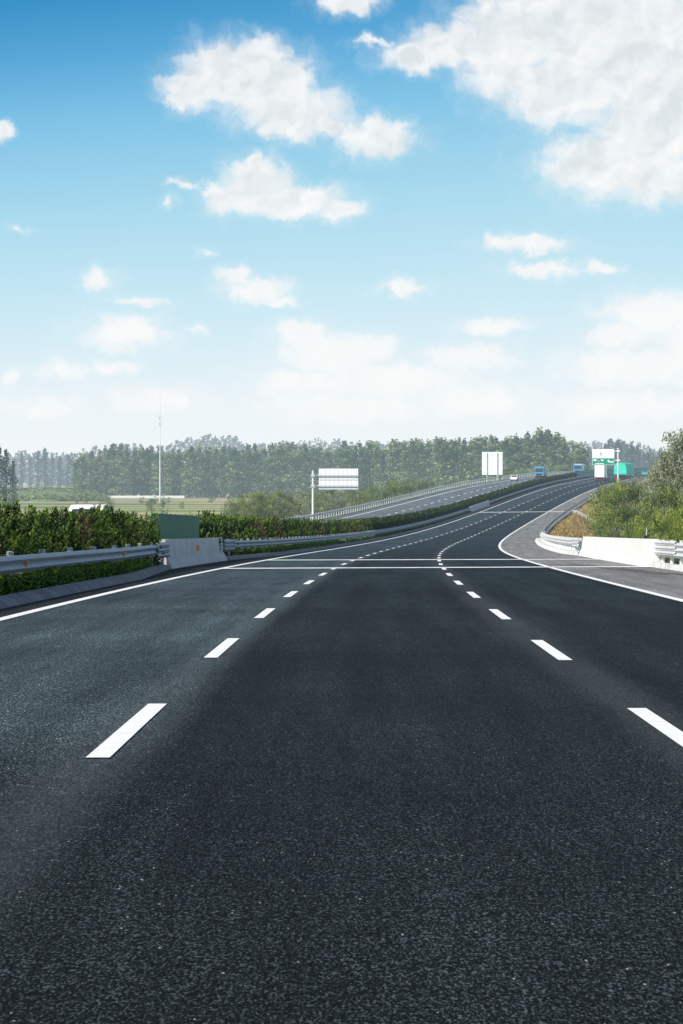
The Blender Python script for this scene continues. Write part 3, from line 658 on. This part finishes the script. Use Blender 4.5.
def gantry():
    d = 752; p = P(d, RE+4.9, 0); root = empty('overhead_sign', (p.x, p.y, p.z), heading(d), 'white and green overhead road sign on a white post above the white truck', 'sign')
    top = 475-449; zt = top*d/F-p.z
    mb = MB(); mb.tube((0, 0, -.5), (0, 0, zt), .21, .17, 14); mb.tube((0, 0, zt), (0, 0, zt+.14), .3, .2, 14); mb.build('post', M['post_white'], root)
    mb = MB()
    for z in (zt-.5, zt-2.6): mb.tube((-6.0, .15, z), (.05, .15, z), .10, n=10); mb.box(-.3, .45, -.25, .25, z-.2, z+.2)
    mb.build('arm', M['post_white'], root)
    x0, x1 = -5.85, -.85; z1 = zt-.02; z0 = z1-3.65; zm = z0+1.55
    mb = MB(); mb.box(x0, x1, -.03, .03, zm, z1); mb.build('upper_panel', M['sign_white'], root, bevel=.02)
    mb = MB(); mb.box(x0, x1, -.03, .03, z0, zm-.01); mb.build('lower_panel', M['sign_green'], root, bevel=.02)
    mb = MB(); mb.box(-3.98, -3.78, -.045, -.034, zm+.55, zm+1.15); mb.face([(-4.08, -.04, zm+1.1), (-3.68, -.04, zm+1.1), (-3.88, -.04, zm+1.4)]); mb.build('arrow_mark', M['sign_green'], root)
    mb = MB(); yf, yb = -.045, -.034
    for a, b, c_, e in ((x0+.25, x0+1.0, .95, 1.3), (x0+1.95, x0+2.55, .95, 1.25), (x0+3.5, x0+3.85, .65, 1.2), (x0+3.85, x0+4.8, .6, .85), (x0+.7, x0+2.6, .25, .42), (x0+1.35, x0+1.55, .8, 1.0)):
        mb.box(a, b, yf, yb, z0+c_, z0+e)
    for a, b, c_, e in ((x0+.03, x1-.03, .03, .09), (x0+.03, x0+.09, .1, 1.5), (x1-.09, x1-.03, .1, 1.5)): mb.box(a, b, yf, yb, z0+c_, z0+e)
    mb.build('lettering', M['sign_white'], root)
gantry()
# mast
dm = 1150; mb = MB(); root = empty('radio_mast', ((160-341.5)*dm/F, dm, GZ), 0, 'tall thin white mast rising above the wood at the left', 'mast')
zt = (475-393)*dm/F-GZ; mb.tube((0, 0, 0), (0, 0, zt*.55), .26, .17, 10); mb.tube((0, 0, zt*.55), (0, 0, zt), .13, .05, 8); mb.build('pole', M['post_white'], root)
mb = MB()
for z in (zt*.78, zt*.72): 
    for k in range(3): t = k*2.09; mb.box(math.cos(t)*.5-.12, math.cos(t)*.5+.12, math.sin(t)*.5-.12, math.sin(t)*.5+.12, z-.8, z+.8)
mb.build('antenna', M['post_white'], root)
# marker post behind the right barrier
p = P(133, RE+4.5, 0); root = empty('marker_post', p, 0, 'small white pointed marker rising behind the white barrier', 'marker')
mb = MB(); mb.tube((0, 0, -.3), (0, 0, 1.42), .05, .01, 8); mb.build('spike', M['post_white'], root); mb = MB(); mb.box(-.09, .05, -.05, .05, .9, 1.12); mb.build('clamp', M['dark'], root, bevel=.01)
# ------------------------------------------------------------------ vehicles
def wheels(root, xs_, ys_, r, w):
    for x in xs_:
        for y in ys_:
            mb = MB(); s = 1 if x > 0 else -1; mb.tube((x-w*s, y, r), (x, y, r), r, n=20); o = mb.build('wheel', M['dark'], root)
            mb = MB(); mb.tube((x, y, r), (x+.02*s, y, r), r*.55, n=14); mb.build('rim', M['steel'], o)
def truck(d, off, rev, body, cab, name, label, tarp=False, L=11.0, bh=2.75, cabonly=False):
    p = P(d, off, 0); root = empty(name, p, heading(d)+(math.pi if rev else 0), label, 'truck')
    wheels(root, (-1.2, 1.2), (1.4, 2.6, L-1.4), .5, .3)
    mb = MB(); mb.box(-1.0, 1.0, .3, L-.5, .72, .98); mb.box(-1.15, 1.15, .12, .2, .55, .72); mb.build('chassis', M['dark'], root)
    if tarp:
        mb = MB(); n = 9; prof = []
        rows = []
        for i in range(10):
            y = .1+(L-2.6)*i/9; bul = .12*math.sin(i*1.9)+.2; row = []
            for k in range(13):
                t = math.pi*k/12; c_, s_ = math.cos(t), math.sin(t)
                X = 1.8*(abs(c_)**.45)*(1 if c_ > 0 else -1); Z = 1.35+(bh-.1+bul)*(s_**.5 if s_ > 0 else 0); row.append((X*(1 if i not in (0, 9) else .94), y, Z*(1 if i not in (0, 9) else .985)))
            rows.append(row)
        for i in range(9):
            for k in range(12): mb.face([rows[i][k], rows[i][k+1], rows[i+1][k+1], rows[i+1][k]])
        mb.face(rows[0]); mb.face(rows[-1][::-1]); mb.build('tarpaulin', M[body], root)
        mb = MB(); mb.box(-1.3, 1.3, .1, L-2.5, .99, 1.34); mb.build('load_bed', M['navy'], root, bevel=.03)
    else:
        mb = MB(); mb.box(-1.25, 1.25, .1, L-2.5, 1.0, 1.0+bh); bo = mb.build('cargo_box', M[body], root, bevel=.05)
        mb = MB(); mb.box(-.012, .012, .08, .097, 1.1, .9+bh); 
        for x in (-.8, -.4, .4, .8): mb.box(x-.02, x+.02, .06, .097, 1.15, .85+bh)
        for x in (-1.15, 1.12): mb.box(x, x+.03, .07, .097, 1.1, .9+bh)
        mb.build('door_bars', M['sign_back'], bo)
    mb = MB(); mb.prism([(L-2.3, .75), (L-.15, .75), (L, 1.5), (L-.25, 2.95), (L-.9, 3.15), (L-2.3, 3.15)], -1.22, 1.22); c_ = mb.build('cab', M[cab], root, bevel=.06)
    mb = MB(); mb.face([(-1.05, L+.012-.02, 1.75), (1.05, L+.012-.02, 1.75), (1.05, L-.20, 2.8), (-1.05, L-.20, 2.8)]); mb.build('windscreen', M['glass'], c_)
    mb = MB(); mb.box(-.9, .9, L-.06, L-.01, .95, 1.35); mb.build('grille', M['dark'], c_)
    for x in (-1.0, .75): mb = MB(); mb.box(x, x+.25, L-.12, L-.02, .85, 1.05) ; mb.build('headlight', M['lamp'], root)
    for x in (-1.3, 1.3): mb = MB(); mb.box(x-.08, x+.08, L-.3, L-.2, 2.0, 2.7); mb.build('mirror', M['dark'], c_)
    for x in (-1.15, .8): mb = MB(); mb.box(x, x+.35, .10, .118, .60, .70); mb.build('tail_light', M['red'], root)
    mb = MB(); mb.box(-1.2, 1.2, .25, .32, .35, .54); mb.build('bumper', M['red'] if not tarp else M['dark'], root)
    return root
truck(842, 2.2, False, 'white', 'white', 'box_truck', 'white box truck seen from behind under the overhead sign', L=11, bh=3.25)
gt = truck(872, 5.3, False, 'teal', 'navy', 'tarpaulin_truck', 'truck with bright green tarpaulin load beside the sign post', True, L=15, bh=2.85); gt.rotation_euler[2] -= .10
truck(885, -16.6, True, 'blue', 'blue', 'blue_truck', 'blue truck approaching on the opposite carriageway, nearer of the two', L=8, bh=2.2)
truck(985, -16.2, True, 'white', 'blue', 'blue_truck', 'blue and white truck further away by the green screen', L=8, bh=2.3)
def car(d, off, rev, col, name, label, H=1.45, L=4.4, W=.88, van=False):
    p = P(d, off, 0); root = empty(name, p, heading(d)+(math.pi if rev else 0), label, 'van' if van else 'car'); wheels(root, (-W+.02, W-.02), (.8, L-.85), .33, .2)
    if van: prof = [(0, .3), (L, .3), (L, .95), (L-.75, 1.25), (L-1.5, H-.12), (L-2.2, H), (.15, H), (0, H-.2)]
    else: prof = [(0, .3), (L, .3), (L+.05, .65), (L-.3, .85), (L-1.1, .95), (L-1.9, H-.05), (L-2.4, H), (1.0, H-.03), (.35, 1.0), (-.03, .95)]
    mb = MB(); mb.prism(prof, -W, W); b = mb.build('body', M[col], root, bevel=.07)
    mb = MB()
    if van: mb.face([(-W+.15, L-.78, 1.33), (W-.15, L-.78, 1.33), (W-.2, L-1.42, H-.22), (-W+.2, L-1.42, H-.22)]); mb.face([(-W+.2, -.012, 1.3), (W-.2, -.012, 1.3), (W-.25, -.012, H-.4), (-W+.25, -.012, H-.4)])
    else: mb.face([(-W+.12, L-1.14, 1.0), (W-.12, L-1.14, 1.0), (W-.2, L-1.84, H-.08), (-W+.2, L-1.84, H-.08)]); mb.face([(-W+.12, .36, 1.05), (W-.12, .36, 1.05), (W-.2, .93, H-.08), (-W+.2, .93, H-.08)])
    for sx in (-1, 1): mb.face([(sx*(W+.012), .9, 1.0), (sx*(W+.012), L-1.4, 1.0), (sx*(W+.012), L-1.95, H-.13), (sx*(W+.012), 1.1, H-.13)])
    mb.build('window', M['glass'], b)
    for x in (-W+.05, W-.35): mb = MB(); mb.box(x, x+.3, L-.02, L+.055, .62, .75); mb.build('headlight', M['lamp'], root); mb = MB(); mb.box(x, x+.3, -.05, -.028, .72, .88); mb.build('tail_light', M['red'], root)
car(184, OL-.9-5.7, True, 'white', 'white_van', 'white van whose roof shows above the cypress row', 2.76, 4.8, .95, True)
car(850, OL-.9-10.2, True, 'white', 'white_car', 'small white car approaching past the two-post sign')
car(955, 5.6, False, 'teal_car', 'teal_car', 'small teal car ahead of the green tarpaulin truck')
car(1040, 2.0, False, 'navy', 'dark_car', 'dark car near the crest ahead of the trucks')
# ------------------------------------------------------------------ world
w = bpy.data.worlds.new('World'); sc.world = w; w.use_nodes = True; nt = w.node_tree; nt.nodes.clear()
SUN_EL, SUN_AZ = math.radians(38), math.radians(-132)      # azimuth measured from +Y towards +X
def build_world():
    N = nt.nodes; L = nt.links
    def mth(op, a, b=None, c=None, clamp=False):
        x = N.new('ShaderNodeMath'); x.operation = op; x.use_clamp = clamp
        for k, v in enumerate((a, b, c)):
            if v is None: continue
            if isinstance(v, (int, float)): x.inputs[k].default_value = v
            else: L.new(v, x.inputs[k])
        return x.outputs[0]
    def ramp(f, stops):
        x = N.new('ShaderNodeValToRGB'); e = x.color_ramp.elements
        while len(e) < len(stops): e.new(.5)
        for k, (p, c) in enumerate(stops): e[k].position = p; e[k].color = (*c, 1)
        L.new(f, x.inputs[0]); return x.outputs[0]
    def mix(f, a, b):
        x = N.new('ShaderNodeMix'); x.data_type = 'RGBA'
        for s, v in ((x.inputs[0], f), (x.inputs[6], a), (x.inputs[7], b)):
            if isinstance(v, tuple): s.default_value = v
            elif isinstance(v, (int, float)): s.default_value = v
            else: L.new(v, s)
        return x.outputs[2]
    tc = N.new('ShaderNodeTexCoord'); sp = N.new('ShaderNodeSeparateXYZ'); L.new(tc.outputs['Generated'], sp.inputs[0])
    az = mth('ARCTAN2', sp.outputs[0], sp.outputs[1]); el = mth('ARCSINE', sp.outputs[2])
    # unit: 100 "cloud units" per 100/3300 rad
    S = 33.0
    U = mth('MULTIPLY', az, S); V = mth('MULTIPLY', el, S)
    cv_ = N.new('ShaderNodeCombineXYZ'); L.new(U, cv_.inputs[0]); L.new(V, cv_.inputs[1])
    def noi(vec, sc_, det, ro, col=False):
        x = N.new('ShaderNodeTexNoise'); x.noise_dimensions = '2D'; x.inputs['Scale'].default_value = sc_; x.inputs['Detail'].default_value = det; x.inputs['Roughness'].default_value = ro; L.new(vec, x.inputs['Vector'])
        return x.outputs['Color' if col else 'Fac']
    wv = N.new('ShaderNodeVectorMath'); wv.operation = 'MULTIPLY_ADD'; L.new(noi(cv_.outputs[0], 3.6, 5, .56, True), wv.inputs[0]); wv.inputs[1].default_value = (.34, .26, 0)
    sb = N.new('ShaderNodeVectorMath'); sb.operation = 'SUBTRACT'; L.new(cv_.outputs[0], sb.inputs[0]); sb.inputs[1].default_value = (.215, .11, 0); L.new(sb.outputs[0], wv.inputs[2])
    UV = wv.outputs[0]
    B = [(222,74,50,32,1),(190,88,32,22,1),(262,88,50,38,1),(298,112,46,26,1),(372,136,40,21,1),(255,58,30,22,1),(172,102,14,8,.7),(330,125,24,14,.8),(285,128,36,12,.8),
         (252,182,34,26,1),(277,200,62,18,1),(225,196,26,18,1),(335,208,24,11,1),(247,162,13,12,1),(183,184,17,6,.55),(166,200,9,8,.4),
         (450,45,46,24,1),(405,58,34,16,.9),(530,30,78,46,1.1),(620,35,100,66,1.2),(560,90,70,38,1),(665,105,80,58,1.1),(600,165,66,34,.95),(655,178,56,26,1),(500,72,46,28,1),(372,42,26,6,.5),(640,140,60,40,1),
         (345,3,36,13,.7),(0,132,13,8,.8),(94,279,20,12,.75),(135,299,34,7,.4),(250,288,36,14,.8),(232,274,16,11,.7),(272,298,22,8,.6),(395,286,29,9,.7),(487,324,36,10,.7),
         (522,243,44,10,.75),(537,268,40,9,.7),(597,268,22,8,.7),(498,240,26,9,.6),(650,312,60,24,.8),(618,334,46,14,.7),(630,366,80,22,.8),(684,345,36,40,.8),
         (122,330,48,20,.75),(60,368,30,14,.6),(108,366,26,12,.6),(300,334,34,16,.85),(328,352,60,22,.85),(372,346,26,13,.8),(388,378,86,20,.8),(300,382,56,18,.7),(466,356,50,16,.7),(205,248,12,6,.35),(15,227,12,5,.3),(5,376,15,12,.6),(465,400,70,20,.6),(340,405,110,20,.6),(150,398,70,16,.5),(195,330,14,6,.35),(40,405,60,14,.4),(610,405,90,18,.6)]
    cur = None
    for cx_, cy_, rx, ry, wt in B:
        u0 = (cx_-341.5)/100; v0 = (475-cy_)/100
        a = N.new('ShaderNodeVectorMath'); a.operation = 'SUBTRACT'; L.new(UV, a.inputs[0]); a.inputs[1].default_value = (u0, v0, 0)
        b = N.new('ShaderNodeVectorMath'); b.operation = 'MULTIPLY'; L.new(a.outputs[0], b.inputs[0]); b.inputs[1].default_value = (100/rx, 100/ry, 0)
        q = N.new('ShaderNodeVectorMath'); q.operation = 'LENGTH'; L.new(b.outputs[0], q.inputs[0])
        v = mth('MULTIPLY_ADD', q.outputs['Value'], -1.0*(.5+.5*wt) , wt)
        cur = v if cur is None else mth('SMOOTH_MAX', cur, v, .12)
    cur = mth('MAXIMUM', cur, -1.0)
    fb = noi(UV, 5.0, 6, .56)
    dens = mth('ADD', cur, mth('MULTIPLY', mth('SUBTRACT', fb, .5), .62))
    mr = N.new('ShaderNodeMapRange'); mr.interpolation_type = 'SMOOTHSTEP'; L.new(dens, mr.inputs['Value']); mr.inputs['From Min'].default_value = -.37; mr.inputs['From Max'].default_value = .42
    mh = N.new('ShaderNodeMapRange'); mh.interpolation_type = 'SMOOTHSTEP'; L.new(mth('ADD', cur, mth('MULTIPLY', mth('SUBTRACT', fb, .5), .9)), mh.inputs['Value']); mh.inputs['From Min'].default_value = -.75; mh.inputs['From Max'].default_value = .35; mh.inputs['To Max'].default_value = .30
    alpha = mth('MAXIMUM', mr.outputs[0], mh.outputs[0])
    # light and shade inside the clouds: relief of the same noise towards the sun side
    of = N.new('ShaderNodeVectorMath'); of.operation = 'ADD'; L.new(UV, of.inputs[0]); of.inputs[1].default_value = (-.05, .07, 0)
    rel = mth('SUBTRACT', noi(UV, 2.2, 3, .45), noi(of.outputs[0], 2.2, 3, .45)); thick = mth('MULTIPLY', cur, .35)
    shade = mth('ADD', mth('ADD', .62, mth('MULTIPLY', rel, 2.6)), mth('MULTIPLY', thick, -.95), clamp=True)
    ccol = ramp(shade, [(0, (.70, .76, .80)), (.40, (.82, .86, .88)), (.75, (.93, .945, .95)), (1, (.98, .98, .97))])
    eln = mth('MULTIPLY', el, 1/.16, clamp=True)
    # sky gradient: whitish at the horizon, deeper blue above, bluer towards the left
    side = N.new('ShaderNodeMapRange'); L.new(az, side.inputs['Value']); side.inputs['From Min'].default_value = -.12; side.inputs['From Max'].default_value = .06; side.inputs['To Min'].default_value = .15; side.inputs['To Max'].default_value = 0
    g = mth('ADD', eln, mth('MULTIPLY', side.outputs[0], eln))
    sky = ramp(g, [(0, (.92, .945, .955)), (.16, (.81, .90, .94)), (.34, (.60, .82, .915)), (.54, (.41, .71, .86)), (.74, (.22, .55, .80)), (.88, (.10, .39, .69)), (1, (.045, .29, .57))])
    low = N.new('ShaderNodeMapRange'); low.interpolation_type = 'SMOOTHSTEP'; L.new(el, low.inputs['Value']); low.inputs['From Min'].default_value = .05; low.inputs['From Max'].default_value = .10; low.inputs['To Min'].default_value = .85; low.inputs['To Max'].default_value = .15
    ccol = mix(low.outputs[0], ccol, (.955, .965, .965, 1))
    calpha = mth('MULTIPLY', alpha, .97)
    near = mix(calpha, sky, ccol)
    ns = N.new('ShaderNodeTexSky'); ns.sky_type = 'NISHITA'; ns.sun_disc = False; ns.sun_elevation = SUN_EL; ns.sun_rotation = SUN_AZ; ns.air_density = 1.2; ns.dust_density = 1.0
    sm = N.new('ShaderNodeVectorMath'); sm.operation = 'SCALE'; L.new(ns.outputs[0], sm.inputs[0]); sm.inputs['Scale'].default_value = 1.0
    blend = N.new('ShaderNodeMapRange'); blend.interpolation_type = 'SMOOTHSTEP'; L.new(el, blend.inputs['Value']); blend.inputs['From Min'].default_value = .155; blend.inputs['From Max'].default_value = .24
    b1 = N.new('ShaderNodeBackground'); L.new(near, b1.inputs[0]); b1.inputs[1].default_value = 1.0
    b2 = N.new('ShaderNodeBackground'); L.new(sm.outputs[0], b2.inputs[0]); b2.inputs[1].default_value = .11
    ms = N.new('ShaderNodeMixShader'); L.new(blend.outputs[0], ms.inputs[0]); L.new(b1.outputs[0], ms.inputs[1]); L.new(b2.outputs[0], ms.inputs[2])
    o = N.new('ShaderNodeOutputWorld'); L.new(ms.outputs[0], o.inputs[0])
build_world()
w.cycles.sampling_method = 'MANUAL'; w.cycles.sample_map_resolution = 512
# ------------------------------------------------------------------ sun
ld = bpy.data.lights.new('sun', 'SUN'); ld.energy = 5.0; ld.angle = math.radians(.5); ld.color = (1, .95, .87)
so = bpy.data.objects.new('sun', ld); COL.objects.link(so)
sd = Vector((math.sin(SUN_AZ)*math.cos(SUN_EL), math.cos(SUN_AZ)*math.cos(SUN_EL), math.sin(SUN_EL)))
so.rotation_euler = sd.to_track_quat('Z', 'Y').to_euler(); so.location = (0, -20, 60)
# ------------------------------------------------------------------ camera
cd = bpy.data.cameras.new('camera'); co = bpy.data.objects.new('camera', cd); COL.objects.link(co)
cd.sensor_fit = 'VERTICAL'; cd.sensor_height = 24; cd.lens = F/1024*24; cd.clip_start = .5; cd.clip_end = 30000
co.location = (0, 0, 0); co.rotation_euler = (math.radians(90), 0, 0); cd.shift_y = -37/1024
sc.camera = co
sc.view_settings.view_transform = 'Standard'; sc.view_settings.look = 'None'; sc.view_settings.exposure = 0; sc.view_settings.gamma = 1
